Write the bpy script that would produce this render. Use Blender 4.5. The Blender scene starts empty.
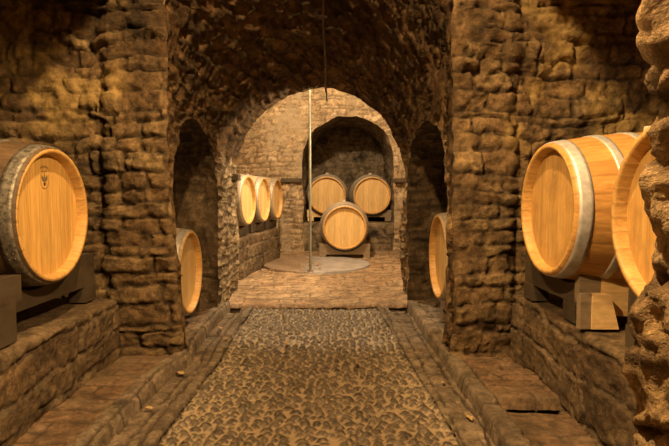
import bpy, bmesh, math, random
import numpy as np
from mathutils import Vector, Matrix
random.seed(4)
C = bpy.context.scene.collection
PI = math.pi

# ------------------------------------------------------------------ noise
def _hash(ix, iy, iz, seed=0):
    n = (ix.astype(np.int64)*374761393 + iy.astype(np.int64)*668265263 + iz.astype(np.int64)*2147483647 + seed*974711) & 0xffffffff
    n = ((n ^ (n >> 13))*1274126177) & 0xffffffff
    n = ((n ^ (n >> 16))*2246822519) & 0xffffffff
    n = n ^ (n >> 15)
    return (n & 0xffffff)/float(0xffffff)
def vnoise(x, y, z=None, seed=0):
    x = np.asarray(x, float); y = np.asarray(y, float)
    z = np.zeros_like(x) if z is None else np.asarray(z, float)
    ix, iy, iz = np.floor(x), np.floor(y), np.floor(z)
    fx, fy, fz = x-ix, y-iy, z-iz
    sx, sy, sz = [f*f*f*(f*(f*6-15)+10) for f in (fx, fy, fz)]
    ix, iy, iz = ix.astype(np.int64), iy.astype(np.int64), iz.astype(np.int64)
    r = 0
    for a in (0, 1):
        for b in (0, 1):
            for c in (0, 1):
                w = (sx if a else 1-sx)*(sy if b else 1-sy)*(sz if c else 1-sz)
                r = r + w*_hash(ix+a, iy+b, iz+c, seed)
    return r*2-1
def fbm(x, y, z=None, seed=0, o=3, g=.5):
    s = 0; a = 1; f = 1
    for i in range(o):
        s = s + a*vnoise(x*f, y*f, None if z is None else z*f, seed+i*17); a *= g; f *= 2.03
    return s
def smooth(e0, e1, x):
    t = np.clip((x-e0)/(e1-e0), 0, 1); return t*t*(3-2*t)

def warp3(P, amp):
    x, y, z = P[..., 0], P[..., 1], P[..., 2]
    out = np.zeros_like(P)
    for k in range(3):
        out[..., k] = amp*(.020*vnoise(x*2.7, y*2.7, z*2.7, 5+k) + 0.009*vnoise(x*8, y*8, z*8, 15+k) + .007*vnoise(x*19, y*19, z*19, 25+k))
    out[..., 0] += .06*smooth(1.35, .25, z)*np.exp(-((x+.93)/.22)**2)*np.exp(-((y-2.95)/.22)**2)
    return out

def bricks(u, v, seed=0, rh=.075, L=.2, mw=.010, irr=.02, depth=.018, tilt=.012, wear=0., micro=.005):
    """coursed masonry: height, random per brick, mortar mask"""
    u = u + irr*vnoise(u*4, v*4, None, seed+1) + irr*.4*vnoise(u*13, v*13, None, seed+2)
    v = v + irr*vnoise(u*3.1+9, v*3.1, None, seed+3) + irr*.4*vnoise(u*11, v*11+7, None, seed+4)
    rr = np.floor(v/rh)
    # jittered course lines
    def cl(r): return (r + .5*(_hash(r.astype(int), r.astype(int)*0, r.astype(int)*0, seed+9)-.5))*rh
    row = rr.copy()
    row = np.where(v < cl(rr), rr-1, row); row = np.where(v >= cl(rr+1), rr+1, row)
    dv = np.minimum(v-cl(row), cl(row+1)-v)
    ri = row.astype(int)
    Lr = L*(.75+.5*_hash(ri, ri*0+3, ri*0, seed))
    uu = u/Lr + _hash(ri, ri*0+5, ri*0, seed)*9
    kk = np.floor(uu)
    def bl(k): return k + .6*(_hash(k.astype(int), ri, ri*0+1, seed+11)-.5)
    col = kk.copy()
    col = np.where(uu < bl(kk), kk-1, col); col = np.where(uu >= bl(kk+1), kk+1, col)
    du = np.minimum(uu-bl(col), bl(col+1)-uu)*Lr
    ci = col.astype(int)
    e = np.minimum(dv, du)
    # round the corners a little
    e = e - .25*np.clip(.02-np.hypot(du, dv)*.5, 0, .02)
    rnd = _hash(ci, ri, ri*0+2, seed); r2 = _hash(ci, ri, ri*0+4, seed)
    e = e + .006*fbm(u*30, v*30, None, seed+40, 2)
    lost = smooth(.35, .85, fbm(u*2.6, v*2.6, None, seed+50, 3)+wear)
    mort = (1-smooth(mw*.3, mw*1.1, e))*(1-.75*lost)
    uc = (uu-(bl(col)+bl(col+1))/2)*Lr
    h = depth*(1-mort) + tilt*(rnd-.5)*2*(1-mort) + (r2-.5)*.06*uc*(1-mort)
    rg = 1-np.abs(fbm(u*9, v*12, None, seed+7, 3, .6))
    h = h*(1-.3*lost) + micro*(fbm(u*24, v*24, None, seed+6, 4, .62) + 1.1*fbm(u*8, v*9, None, seed+8, 2) - 1.4*smooth(.86, .99, rg))
    return h, rnd, mort

# ------------------------------------------------------------------ mesh
def mesh_np(name, V, F, mat, attrs=None, parent=None, smoothf=True):
    me = bpy.data.meshes.new(name)
    V = np.asarray(V, float); F = np.asarray(F, int)
    me.vertices.add(len(V)); me.vertices.foreach_set('co', V.ravel())
    n = F.shape[1]
    me.loops.add(F.size); me.loops.foreach_set('vertex_index', F.ravel())
    me.polygons.add(len(F))
    me.polygons.foreach_set('loop_start', np.arange(len(F))*n)
    me.polygons.foreach_set('loop_total', np.full(len(F), n))
    me.polygons.foreach_set('use_smooth', np.full(len(F), smoothf))
    me.update(calc_edges=True); me.validate()
    for k, a in (attrs or {}).items():
        at = me.attributes.new(k, 'FLOAT', 'POINT'); at.data.foreach_set('value', np.asarray(a, float).ravel())
    me.materials.append(mat)
    o = bpy.data.objects.new(name, me); C.objects.link(o)
    if parent: o.parent = parent
    return o
def grid_faces(ny, nx, flip=False):
    i = np.arange(ny*nx).reshape(ny, nx)
    q = np.stack([i[:-1, :-1], i[:-1, 1:], i[1:, 1:], i[1:, :-1]], -1).reshape(-1, 4)
    return q[:, ::-1] if flip else q
def normals(P, flip):
    a = np.gradient(P, axis=1); b = np.gradient(P, axis=0)
    n = np.cross(a, b); n /= np.linalg.norm(n, axis=-1, keepdims=True)+1e-12
    return -n if flip else n
def masonry(name, P, U, V, mat, flip=False, coat=None, bp=None, amp=1, hole=None, fade=.03, extra=None, structure=True, clip=None, edgefade=None):
    """P (ny,nx,3) base positions, U,V metric coordinates. hole(P)->(signed dist, snapped P)"""
    P = P.copy(); ny, nx, _ = P.shape
    fd = np.ones((ny, nx))
    N = normals(P, flip)
    inside = np.zeros((ny, nx), bool)
    if hole:
        for hf in (hole if isinstance(hole, list) else [hole]):
            d, S = hf(P)
            ins = d < 0
            P[ins] = S[ins]
            fd = np.minimum(fd, np.clip(d/fade, 0, 1)); inside |= ins
    if edgefade is not None: fd = fd*edgefade
    h, r, m = bricks(U, V, **(bp or {}))
    if extra is not None: h = h + extra
    W = P + warp3(P, amp) + N*(h*fd)[..., None]
    F = grid_faces(ny, nx, flip)
    fi = inside.ravel()[F]
    F = F[~fi.all(axis=1)]
    o = mesh_np(name, W.reshape(-1, 3), F, mat, {'stone': r, 'mortar': m, 'height': h, 'coat': (coat if coat is not None else 0*h)})
    if structure: o['kind'] = 'structure'
    return o
def ax(a, b, step): return np.linspace(a, b, max(2, int(abs(b-a)/step)+1))

# ------------------------------------------------------------------ materials
def nt(name):
    m = bpy.data.materials.new(name); m.use_nodes = True
    t = m.node_tree; t.nodes.clear()
    out = t.nodes.new('ShaderNodeOutputMaterial'); b = t.nodes.new('ShaderNodeBsdfPrincipled')
    t.links.new(b.outputs[0], out.inputs[0])
    return m, t, b
def nd(t, typ, **kw):
    n = t.nodes.new(typ)
    for k, v in kw.items():
        if k.startswith('i_'):
            k2 = k[2:]; k2 = int(k2) if k2.isdigit() else k2.replace('_', ' ')
            n.inputs[k2].default_value = v
        else: setattr(n, k, v)
    return n
def ramp(t, src, stops, interp='LINEAR'):
    r = t.nodes.new('ShaderNodeValToRGB'); t.links.new(src, r.inputs[0])
    cr = r.color_ramp; cr.interpolation = interp
    while len(cr.elements) < len(stops): cr.elements.new(.5)
    for e, (p, c) in zip(cr.elements, stops):
        e.position = p; e.color = (c if isinstance(c, tuple) else (c, c, c))+(1,)
    return r.outputs[0]
def mix(t, fac, a, b, mode='MIX'):
    n = t.nodes.new('ShaderNodeMix'); n.data_type = 'RGBA'; n.blend_type = mode
    if isinstance(fac, (int, float)): n.inputs[0].default_value = fac
    else: t.links.new(fac, n.inputs[0])
    for i, v in ((6, a), (7, b)):
        if isinstance(v, tuple): n.inputs[i].default_value = v+(1,)
        else: t.links.new(v, n.inputs[i])
    return n.outputs[2]
def noise(t, co, scale, detail=5, rough=.6, dist=0):
    n = nd(t, 'ShaderNodeTexNoise', i_Scale=scale, i_Detail=detail, i_Roughness=rough, i_Distortion=dist)
    t.links.new(co, n.inputs['Vector']); return n.outputs[0]
def coord(t, scale=(1, 1, 1)):
    c = t.nodes.new('ShaderNodeTexCoord'); mp = t.nodes.new('ShaderNodeMapping'); mp.inputs['Scale'].default_value = scale
    t.links.new(c.outputs['Object'], mp.inputs[0]); return mp.outputs[0]
def bump(t, b, h, strength=.4, dist=.01):
    n = nd(t, 'ShaderNodeBump', i_Strength=strength, i_Distance=dist); t.links.new(h, n.inputs['Height'])
    t.links.new(n.outputs[0], b.inputs['Normal'])
def attr(t, n): return nd(t, 'ShaderNodeAttribute', attribute_name=n).outputs['Fac']

def stone_mat(name, cols, mortar, stain=(.03, .02, .012), stain_lo=.52, stain_hi=.68, plaster=None, pl_lo=.55, pl_hi=.62, rough=.85, bs=.7, st_scale=1.6, gain=.62):
    m, t, b = nt(name); co = coord(t)
    cols = [tuple(v*gain for v in c) for c in cols]; mortar = tuple(v*gain*.62 for v in mortar); stain = tuple(v*gain*.8 for v in stain)
    if plaster: plaster = tuple(v*gain for v in plaster)
    base = ramp(t, attr(t, 'stone'), [(i/(len(cols)-1), c) for i, c in enumerate(cols)])
    n1 = noise(t, co, 9, 8, .7)
    base = mix(t, 1, base, ramp(t, n1, [(.28, .35), (.72, 1.6)]), 'MULTIPLY')
    base = mix(t, 1, base, ramp(t, noise(t, co, 34, 6, .75), [(.32, .5), (.68, 1.45)]), 'MULTIPLY')
    base = mix(t, ramp(t, attr(t, 'mortar'), [(0, 0.), (1, .92)]), base, mortar)
    n5 = noise(t, co, 60, 4, .7)
    if plaster:
        pm = ramp(t, noise(t, co, 2.3, 6, .65, .4), [(pl_lo, 0.), (pl_hi, 1.)])
        base = mix(t, pm, base, mix(t, ramp(t, n5, [(.3, 0.), (.7, 1.)]), plaster, tuple(c*.6 for c in plaster)))
    if name == 'pillar_brick':
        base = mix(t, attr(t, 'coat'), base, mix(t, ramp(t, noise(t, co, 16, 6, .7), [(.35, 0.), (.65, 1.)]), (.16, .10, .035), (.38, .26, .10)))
    sm = ramp(t, noise(t, co, st_scale, 7, .68, .6), [(stain_lo, 0.), (stain_hi, .93)])
    base = mix(t, sm, base, stain)
    sm2 = ramp(t, noise(t, co, 7, 5, .7), [(.55, 0.), (.72, .75)])
    base = mix(t, sm2, base, tuple(c*1.6 for c in stain))
    t.links.new(base, b.inputs['Base Color']); b.inputs['Roughness'].default_value = rough
    b.inputs['Specular IOR Level'].default_value = .25
    hh = mix(t, .5, n5, noise(t, co, 22, 6, .75))
    bump(t, b, hh, bs, .03)
    return m
WARM = [(.18, .108, .050), (.32, .205, .095), (.24, .15, .070), (.42, .29, .14)]
M = {}
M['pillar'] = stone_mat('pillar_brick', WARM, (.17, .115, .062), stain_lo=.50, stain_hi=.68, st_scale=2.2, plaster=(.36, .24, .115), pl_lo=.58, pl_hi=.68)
M['vault'] = stone_mat('vault_rubble', gain=.9, cols=[(.14, .08, .035), (.22, .135, .06), (.18, .10, .045), (.28, .18, .08)], mortar=(.10, .065, .032), stain_lo=.48, stain_hi=.68, plaster=(.26, .17, .08), pl_lo=.6, pl_hi=.7)
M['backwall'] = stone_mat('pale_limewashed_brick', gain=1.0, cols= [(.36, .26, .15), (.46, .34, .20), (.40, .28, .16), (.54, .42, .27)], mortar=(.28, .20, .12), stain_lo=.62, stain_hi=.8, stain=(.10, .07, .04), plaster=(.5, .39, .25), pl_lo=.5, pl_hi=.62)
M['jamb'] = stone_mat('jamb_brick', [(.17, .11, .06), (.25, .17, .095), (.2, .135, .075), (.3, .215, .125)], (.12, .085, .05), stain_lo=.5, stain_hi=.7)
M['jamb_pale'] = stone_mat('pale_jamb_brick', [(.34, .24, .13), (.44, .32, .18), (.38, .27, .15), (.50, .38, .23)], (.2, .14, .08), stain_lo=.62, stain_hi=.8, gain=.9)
M['niche'] = stone_mat('niche_rubble', gain=.75, cols= [(.24, .17, .10), (.32, .24, .15), (.27, .2, .12), (.36, .28, .18)], mortar=(.2, .15, .09), stain_lo=.5, stain_hi=.66, st_scale=3, plaster=(.34, .26, .17))
M['ledge'] = stone_mat('ledge_masonry', [(.20, .13, .07), (.26, .17, .09), (.22, .15, .08), (.30, .21, .12)], (.5, .38, .24), stain_lo=.50, stain_hi=.72, stain=(.045, .03, .018))
M['tufa'] = stone_mat('tufa_rock', gain=1.3, cols= [(.48, .33, .17), (.36, .24, .12), (.52, .37, .20), (.44, .30, .15)], mortar=(.22, .14, .07), stain=(.12, .085, .05), stain_lo=.5, stain_hi=.62, st_scale=2.6, bs=1)
M['slab'] = stone_mat('gutter_flagstone', gain=.8, cols=[(.20, .15, .10), (.26, .20, .13), (.22, .165, .11), (.29, .22, .15)], mortar=(.10, .07, .04), stain_lo=.58, stain_hi=.78, stain=(.06, .042, .027), rough=.7)
M['redbrick'] = stone_mat('paving_brick', [(.27, .165, .09), (.34, .21, .12), (.30, .19, .11), (.38, .26, .155)], (.17, .12, .07), stain_lo=.55, stain_hi=.75, stain=(.08, .055, .032), plaster=(.27, .19, .11), pl_lo=.5, pl_hi=.66, rough=.75, bs=.4)
M['backfloor'] = stone_mat('back_floor_brick', gain=.8, cols= [(.34, .22, .125), (.42, .29, .17), (.37, .25, .15), (.46, .33, .2)], mortar=(.2, .14, .085), stain_lo=.6, stain_hi=.8, stain=(.12, .08, .05), rough=.65, bs=.35)
M['cobble'] = stone_mat('river_cobble', gain=.85, cols= [(.10, .078, .055), (.17, .135, .095), (.13, .10, .065), (.21, .17, .12)], mortar=(.80, .62, .39), stain_lo=.66, stain_hi=.85, stain=(.09, .07, .045), rough=.42, bs=.25)

def wood_mat(name, c1, c2, grain, rough=.5, use_attr=True, dirt=None, figure=False, bs=.15, spec=.35):
    m, t, b = nt(name)
    co = coord(t, grain)
    n = noise(t, co, 1, 6, .6, .8)
    col = ramp(t, n, [(.3, c1), (.7, c2)])
    if figure:
        w = nd(t, 'ShaderNodeTexWave', i_Scale=1.0, i_Distortion=9, i_Detail=3, i_Detail_Scale=.7)
        w.wave_type = 'BANDS'; w.bands_direction = 'Y'; w.wave_profile = 'SAW'
        t.links.new(coord(t, (1, 8, 1.3)), w.inputs[0])
        col = mix(t, .28, col, ramp(t, w.outputs[0], [(0, tuple(c*.68 for c in c1)), (.5, c2), (1, c2)]))
    fine = noise(t, coord(t, tuple(g*5 for g in grain)), 1, 3, .6)
    col = mix(t, 1, col, ramp(t, fine, [(.3, .78), (.65, 1.08)]), 'MULTIPLY')
    if use_attr:
        col = mix(t, 1, col, ramp(t, attr(t, 'plank'), [(0, .90), (1, 1.06)]), 'MULTIPLY')
        col = mix(t, attr(t, 'seam'), col, tuple(c*.45 for c in c1))
    if dirt:
        dm = ramp(t, noise(t, coord(t, (1, 1, 1)), 6, 6, .7), [(.42, 0.), (.68, .8)])
        col = mix(t, dm, col, dirt)
    t.links.new(col, b.inputs['Base Color']); b.inputs['Roughness'].default_value = rough
    b.inputs['Specular IOR Level'].default_value = spec
    bump(t, b, n, bs, .004)
    return m
M['head_gold'] = wood_mat('golden_oak_head', (.60, .33, .085), (.78, .48, .155), (25, 22, 1.6), .45, figure=True)
M['head_amber'] = wood_mat('amber_oak_head', (.52, .29, .08), (.74, .45, .15), (25, 22, 1.6), .4, dirt=(.36, .20, .065))
M['head_pale'] = wood_mat('pale_oak_head', (.64, .42, .16), (.80, .56, .25), (25, 22, 1.6), .5)
M['stave_dark'] = wood_mat('aged_dark_stave', (.10, .06, .03), (.20, .125, .065), (1.6, 22, 22), .6, dirt=(.05, .035, .02))
M['stave_amber'] = wood_mat('amber_oak_stave', (.48, .23, .06), (.70, .39, .12), (1.6, 22, 22), .38)
M['stave_pale'] = wood_mat('greyed_oak_stave', (.34, .25, .15), (.50, .38, .24), (1.6, 22, 22), .45)
M['chime'] = wood_mat('cut_oak_chime', (.54, .30, .085), (.72, .43, .145), (8, 30, 30), .45)
M['beam_dark'] = wood_mat('dark_stained_beam', (.04, .028, .018), (.085, .06, .038), (14, 1.6, 14), .6, use_attr=False, dirt=(.10, .075, .045))
M['beam_fresh'] = wood_mat('fresh_cut_timber', (.74, .48, .20), (.88, .63, .32), (3, 14, 14), .5, use_attr=False)
M['beam_mid'] = wood_mat('weathered_timber', (.20, .145, .09), (.32, .24, .155), (3, 14, 14), .6, use_attr=False)
M['cork'] = wood_mat('bung_silicone', (.6, .52, .4), (.7, .62, .5), (14, 14, 14), .5, use_attr=False)
def metal_mat(name, c1, c2, rough, metallic=.75, scale=30, lo=.4, hi=.62):
    m, t, b = nt(name); co = coord(t)
    n = noise(t, co, scale, 5, .75)
    t.links.new(ramp(t, n, [(lo, c1), (hi, c2)]), b.inputs['Base Color'])
    b.inputs['Metallic'].default_value = metallic; b.inputs['Roughness'].default_value = rough
    bump(t, b, n, .25, .003); return m
M['zinc_old'] = metal_mat('mottled_old_zinc', (.11, .095, .075), (.36, .33, .27), .55, .55, 45)
M['zinc_new'] = metal_mat('pale_galvanised_steel', (.52, .51, .48), (.72, .71, .68), .5, .45, 20)
M['zinc_mid'] = metal_mat('dull_galvanised_steel', (.34, .30, .25), (.5, .46, .40), .5, .5, 20)
M['iron'] = metal_mat('rusty_iron', (.10, .06, .04), (.22, .16, .11), .6, .4, 25)
M['pole'] = metal_mat('painted_steel_pole', (.19, .19, .14), (.30, .30, .24), .45, .3, 12)
M['disc'] = metal_mat('grey_slab', (.22, .205, .20), (.34, .32, .31), .5, 0, 5)
def slab_mat():
    m, t, b = nt('dusty_grey_slab'); co = coord(t)
    g = ramp(t, noise(t, co, 5, 6, .7), [(.4, (.26, .245, .24)), (.62, (.40, .38, .37))])
    sx = nd(t, 'ShaderNodeSeparateXYZ'); t.links.new(coord(t, (1, 1, 1)), sx.inputs[0])
    ad = nd(t, 'ShaderNodeMath', operation='MULTIPLY_ADD', i_1=-.9); t.links.new(sx.outputs[0], ad.inputs[0]); t.links.new(noise(t, co, 4, 6, .7), ad.inputs[2])
    col = mix(t, ramp(t, ad.outputs[0], [(.47, 0.), (.62, .95)]), g, ramp(t, noise(t, co, 26, 5, .7), [(.35, (.14, .095, .06)), (.7, (.34, .24, .15))]))
    t.links.new(col, b.inputs['Base Color']); b.inputs['Roughness'].default_value = .5; bump(t, b, noise(t, co, 30, 5, .7), .4, .008); return m
M['disc'] = slab_mat()
M['cable'] = metal_mat('cable', (.10, .07, .05), (.16, .12, .08), .6, 0, 12)
M['ink'] = metal_mat('branding_ink', (.13, .09, .04), (.22, .15, .07), .8, 0, 80)
M['ink_faint'] = metal_mat('faint_branding', (.34, .20, .07), (.46, .28, .10), .8, 0, 80)
M['leaf'] = metal_mat('dry_leaf', (.34, .22, .10), (.52, .36, .18), .8, 0, 40)

# ------------------------------------------------------------------ layout (x right, y into the cellar, z up; camera at z=1)
Y0, Y1 = 2.95, 5.0              # passage
def XL(y): return -.945 + .015*(y-Y0)/(Y1-Y0)
def XR(y): return .70 - .01*(y-Y0)/(Y1-Y0)
def ZS(y): return 1.98 + (1.20-1.98)*np.clip((y-Y0)/(4.75-Y0), 0, 1)
def arch_hole(uidx, vidx, uc, r, zs):
    def f(P):
        u, v = P[..., uidx]-uc, P[..., vidx]-zs
        up = v > 0
        d = np.where(up, np.hypot(u, v)-r, np.abs(u)-r)
        S = P.copy(); rad = np.hypot(u, v)+1e-9
        S[..., uidx] = uc + np.where(up, u/rad*r, np.sign(u)*r)
        S[..., vidx] = zs + np.where(up, v/rad*r, v)
        return d, S
    return f

# the wall facing the camera, pierced by the passage
xs, zs = ax(-2.4, 2.15, .013), ax(-.1, 3.0, .013)
X, Z = np.meshgrid(xs, zs); P = np.stack([X, np.full_like(X, Y0), Z], -1)
rec = smooth(-1.27, -1.33, X)*.045 + smooth(1.02, 1.08, X)*.045
P[..., 1] += rec
ctr, rad = (XL(Y0)+XR(Y0))/2, (XR(Y0)-XL(Y0))/2
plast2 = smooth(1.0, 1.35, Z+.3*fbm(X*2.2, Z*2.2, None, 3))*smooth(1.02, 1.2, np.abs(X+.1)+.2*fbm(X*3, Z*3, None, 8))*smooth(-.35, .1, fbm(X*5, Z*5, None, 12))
plast = smooth(1.2, 1.5, Z+.25*fbm(X*2, Z*2, None, 3))*smooth(1.0, 1.25, np.abs(X+.1)+.2*fbm(X*3, Z*3, None, 8))
masonry('wall_front', P, X, Z, M['pillar'], bp=dict(seed=3, rh=.088, L=.24, irr=.022, depth=.024, tilt=.014, mw=.009, micro=.007, wear=-.1), amp=1.2,
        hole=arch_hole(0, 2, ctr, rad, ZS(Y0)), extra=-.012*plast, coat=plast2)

# passage: walls and vault in one sheet, with the two arched bays cut out
BL = dict(uc=3.60, r=.58, zs=.95); BR = dict(uc=3.85, r=.72, zs=.84)
ys = ax(Y0, Y1, .014); nw, na = 150, 190
rows = []
for y in ys:
    xl, xr, z0 = XL(y), XR(y), ZS(y); c, r = (xl+xr)/2, (xr-xl)/2
    zz = np.linspace(-.1, z0, nw, endpoint=False); a = np.linspace(PI, 0, na)
    L_ = np.stack([np.full(nw, xl), np.full(nw, y), zz], -1)
    A_ = np.stack([c+r*np.cos(a), np.full(na, y), z0+r*np.sin(a)], -1)
    R_ = np.stack([np.full(nw, xr), np.full(nw, y), zz[::-1]], -1)
    rows.append(np.concatenate([L_, A_, R_]))
P = np.array(rows)
s = np.concatenate([np.zeros((len(ys), 1)), np.cumsum(np.linalg.norm(np.diff(P, axis=1), axis=-1), axis=1)], 1)
def side_hole(B, left):
    g = arch_hole(1, 2, B['uc'], B['r'], B['zs'])
    def f(P):
        d, S = g(P); side = (P[..., 0] < -.1) if left else (P[..., 0] > -.1)
        d = np.where(side, d, 9.); S[..., 0] = np.where(S[..., 2] < ZS(S[..., 1]), XL(S[..., 1]) if left else XR(S[..., 1]), P[..., 0]); return d, S
    return f
ef = np.clip((P[..., 1]-Y0)/.03, 0, 1)*np.clip((Y1-P[..., 1])/.03, 0, 1)
low = smooth(1.35, 1.0, P[..., 2])
masonry('wall_passage', P, P[..., 1], s, M['vault'], flip=False, bp=dict(seed=11, rh=.085, L=.16, irr=.04, depth=.026, tilt=.02, mw=.010, micro=.008, wear=-.2), amp=1.4,
        hole=[side_hole(BL, True), side_hole(BR, False)], edgefade=ef)
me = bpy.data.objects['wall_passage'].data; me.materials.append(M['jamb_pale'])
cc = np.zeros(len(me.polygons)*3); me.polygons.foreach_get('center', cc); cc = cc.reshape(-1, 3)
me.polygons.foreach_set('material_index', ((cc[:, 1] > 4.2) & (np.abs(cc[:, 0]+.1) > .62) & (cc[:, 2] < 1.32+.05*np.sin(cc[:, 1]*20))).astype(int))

def tunnel(name, B, x0f, x1, left, zlow=-.1):
    a0, a1 = B['uc']-B['r'], B['uc']+B['r']
    zz = ax(zlow, B['zs'], .018); a = np.linspace(PI, 0, 90)
    Yp = np.concatenate([np.full(len(zz), a0), B['uc']+B['r']*np.cos(a[1:-1]), np.full(len(zz), a1)])
    Zp = np.concatenate([zz, B['zs']+B['r']*np.sin(a[1:-1]), zz[::-1]])
    t = np.linspace(0, 1, 75)
    Yg, T = np.meshgrid(Yp, t); Zg, _ = np.meshgrid(Zp, t)
    x0 = x0f(Yg); Xg = x0+(x1-x0)*T
    P = np.stack([Xg, Yg, Zg], -1)
    s = np.concatenate([[0], np.cumsum(np.hypot(np.diff(Yp), np.diff(Zp)))])
    masonry(name, P, np.abs(Xg), np.broadcast_to(s, Xg.shape), M['jamb'], flip=not left, bp=dict(seed=21 if left else 22, rh=.07, L=.2, irr=.02), amp=1.25, edgefade=np.clip(T/.03, 0, 1))
    yy, zz = ax(a0-.1, a1+.1, .04), ax(-.1, B['zs']+B['r']+.1, .04); Yb, Zb = np.meshgrid(yy, zz)
    masonry(name+'_end', np.stack([np.full_like(Yb, x1+(.02 if left else -.02)), Yb, Zb], -1), Yb, Zb, M['vault'], flip=left, bp=dict(seed=31))
tunnel('wall_left_bay', BL, XL, -2.1, True)
tunnel('wall_right_bay', BR, XR, 2.0, False)

# back room
FB = lambda y: .03+.05*np.clip((y-4.4)/2.6, 0, 1)
YB = 8.1
NI = dict(uc=.26, r=.71, zs=1.53)
xs, zs = ax(-2.3, 2.1, .022), ax(-.1, 3.3, .022)
X, Z = np.meshgrid(xs, zs); P = np.stack([X, np.full_like(X, YB), Z], -1)
P[..., 1] -= .07*smooth(-.84, -.8, X)*smooth(1.22, 1.18, Z)*smooth(0, -.4, X)
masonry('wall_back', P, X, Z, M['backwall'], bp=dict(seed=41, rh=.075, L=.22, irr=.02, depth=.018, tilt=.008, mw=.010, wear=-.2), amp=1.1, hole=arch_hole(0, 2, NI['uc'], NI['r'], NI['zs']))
zz = ax(-.1, NI['zs'], .03); a = np.linspace(PI, 0, 70)
Xp = np.concatenate([np.full(len(zz), NI['uc']-NI['r']), NI['uc']+NI['r']*np.cos(a[1:-1]), np.full(len(zz), NI['uc']+NI['r'])])
Zp = np.concatenate([zz, NI['zs']+NI['r']*np.sin(a[1:-1]), zz[::-1]])
t = np.linspace(0, 1, 55); Xg, T = np.meshgrid(Xp, t); Zg, _ = np.meshgrid(Zp, t); Yg = YB+1.6*T
s = np.concatenate([[0], np.cumsum(np.hypot(np.diff(Xp), np.diff(Zp)))])
masonry('wall_niche', np.stack([Xg, Yg, Zg], -1), Yg, np.broadcast_to(s, Xg.shape), M['niche'], flip=False, bp=dict(seed=43, rh=.08), amp=1.2, edgefade=np.clip(T/.03, 0, 1))
X, Z = np.meshgrid(ax(-.6, 1.1, .03), ax(-.1, 2.4, .03))
masonry('wall_niche_end', np.stack([X, np.full_like(X, YB+1.58), Z], -1), X, Z, M['niche'], bp=dict(seed=44, rh=.1, L=.2, irr=.05), amp=1.5)
X, Z = np.meshgrid(ax(-2.3, 2.1, .04), ax(-.1, 3.3, .04))
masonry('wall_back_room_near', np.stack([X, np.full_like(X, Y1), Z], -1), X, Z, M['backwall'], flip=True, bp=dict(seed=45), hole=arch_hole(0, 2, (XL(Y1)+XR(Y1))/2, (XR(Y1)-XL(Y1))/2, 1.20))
for nm, x0, x1, fl in (('wall_back_room_left', -2.25, -1.75, True), ('wall_back_room_right', 2.0, 2.0, False)):
    Yg, Z = np.meshgrid(ax(Y1-.05, YB+.05, .04), ax(-.1, 3.3, .04)); Xg = x0+(x1-x0)*(Yg-Y1)/(YB-Y1)
    masonry(nm, np.stack([Xg, Yg, Z], -1), Yg, Z, M['backwall'], flip=fl, bp=dict(seed=46))
X, Yg = np.meshgrid(ax(-2.35, 2.15, .05), ax(Y1-.05, YB+.05, .05))
masonry('ceiling_back_room', np.stack([X, Yg, 3.25-.05*X**2], -1), X, Yg, M['vault'], flip=True, bp=dict(seed=47))

# near chamber shell: high vault over the path, lower ceilings over the alcoves
X, Yg = np.meshgrid(ax(-.85, .75, .05), ax(-1.6, Y0+.1, .05))
cx, rr = -.05, .8
masonry('ceiling_vault', np.stack([X, Yg, 2.62+1.15*np.sqrt(np.clip(1-((X-cx)/rr)**2, 0, 1))], -1), Yg, X, M['vault'], flip=True, bp=dict(seed=51))
for nm, a, b in (('ceiling_left_alcove', -2.5, -.82), ('ceiling_right_alcove', .72, 2.3)):
    X, Yg = np.meshgrid(ax(a, b, .04), ax(-1.6, Y0+.1, .05))
    masonry(nm, np.stack([X, Yg, np.full_like(X, 2.62)], -1), X, Yg, M['vault'], flip=True, bp=dict(seed=52))
X, Z = np.meshgrid(ax(-1, .9, .06), ax(2.9, 3.9, .06))
masonry('wall_front_tympanum', np.stack([X, np.full_like(X, Y0+.04), Z], -1), X, Z, M['vault'], bp=dict(seed=53))
X, Z = np.meshgrid(ax(-2.5, 2.3, .06), ax(-.1, 3.9, .06))
masonry('wall_rear', np.stack([X, np.full_like(X, -1.6), Z], -1), X, Z, M['pillar'], flip=True, bp=dict(seed=54))
for nm, x, fl in (('wall_left', -2.35, True), ('wall_right', 2.1, False)):
    Yg, Z = np.meshgrid(ax(-1.6, Y0+.15, .04), ax(-.1, 2.7, .04))
    masonry(nm, np.stack([np.full_like(Yg, x), Yg, Z], -1), Yg, Z, M['pillar'], flip=fl, bp=dict(seed=55))

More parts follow.
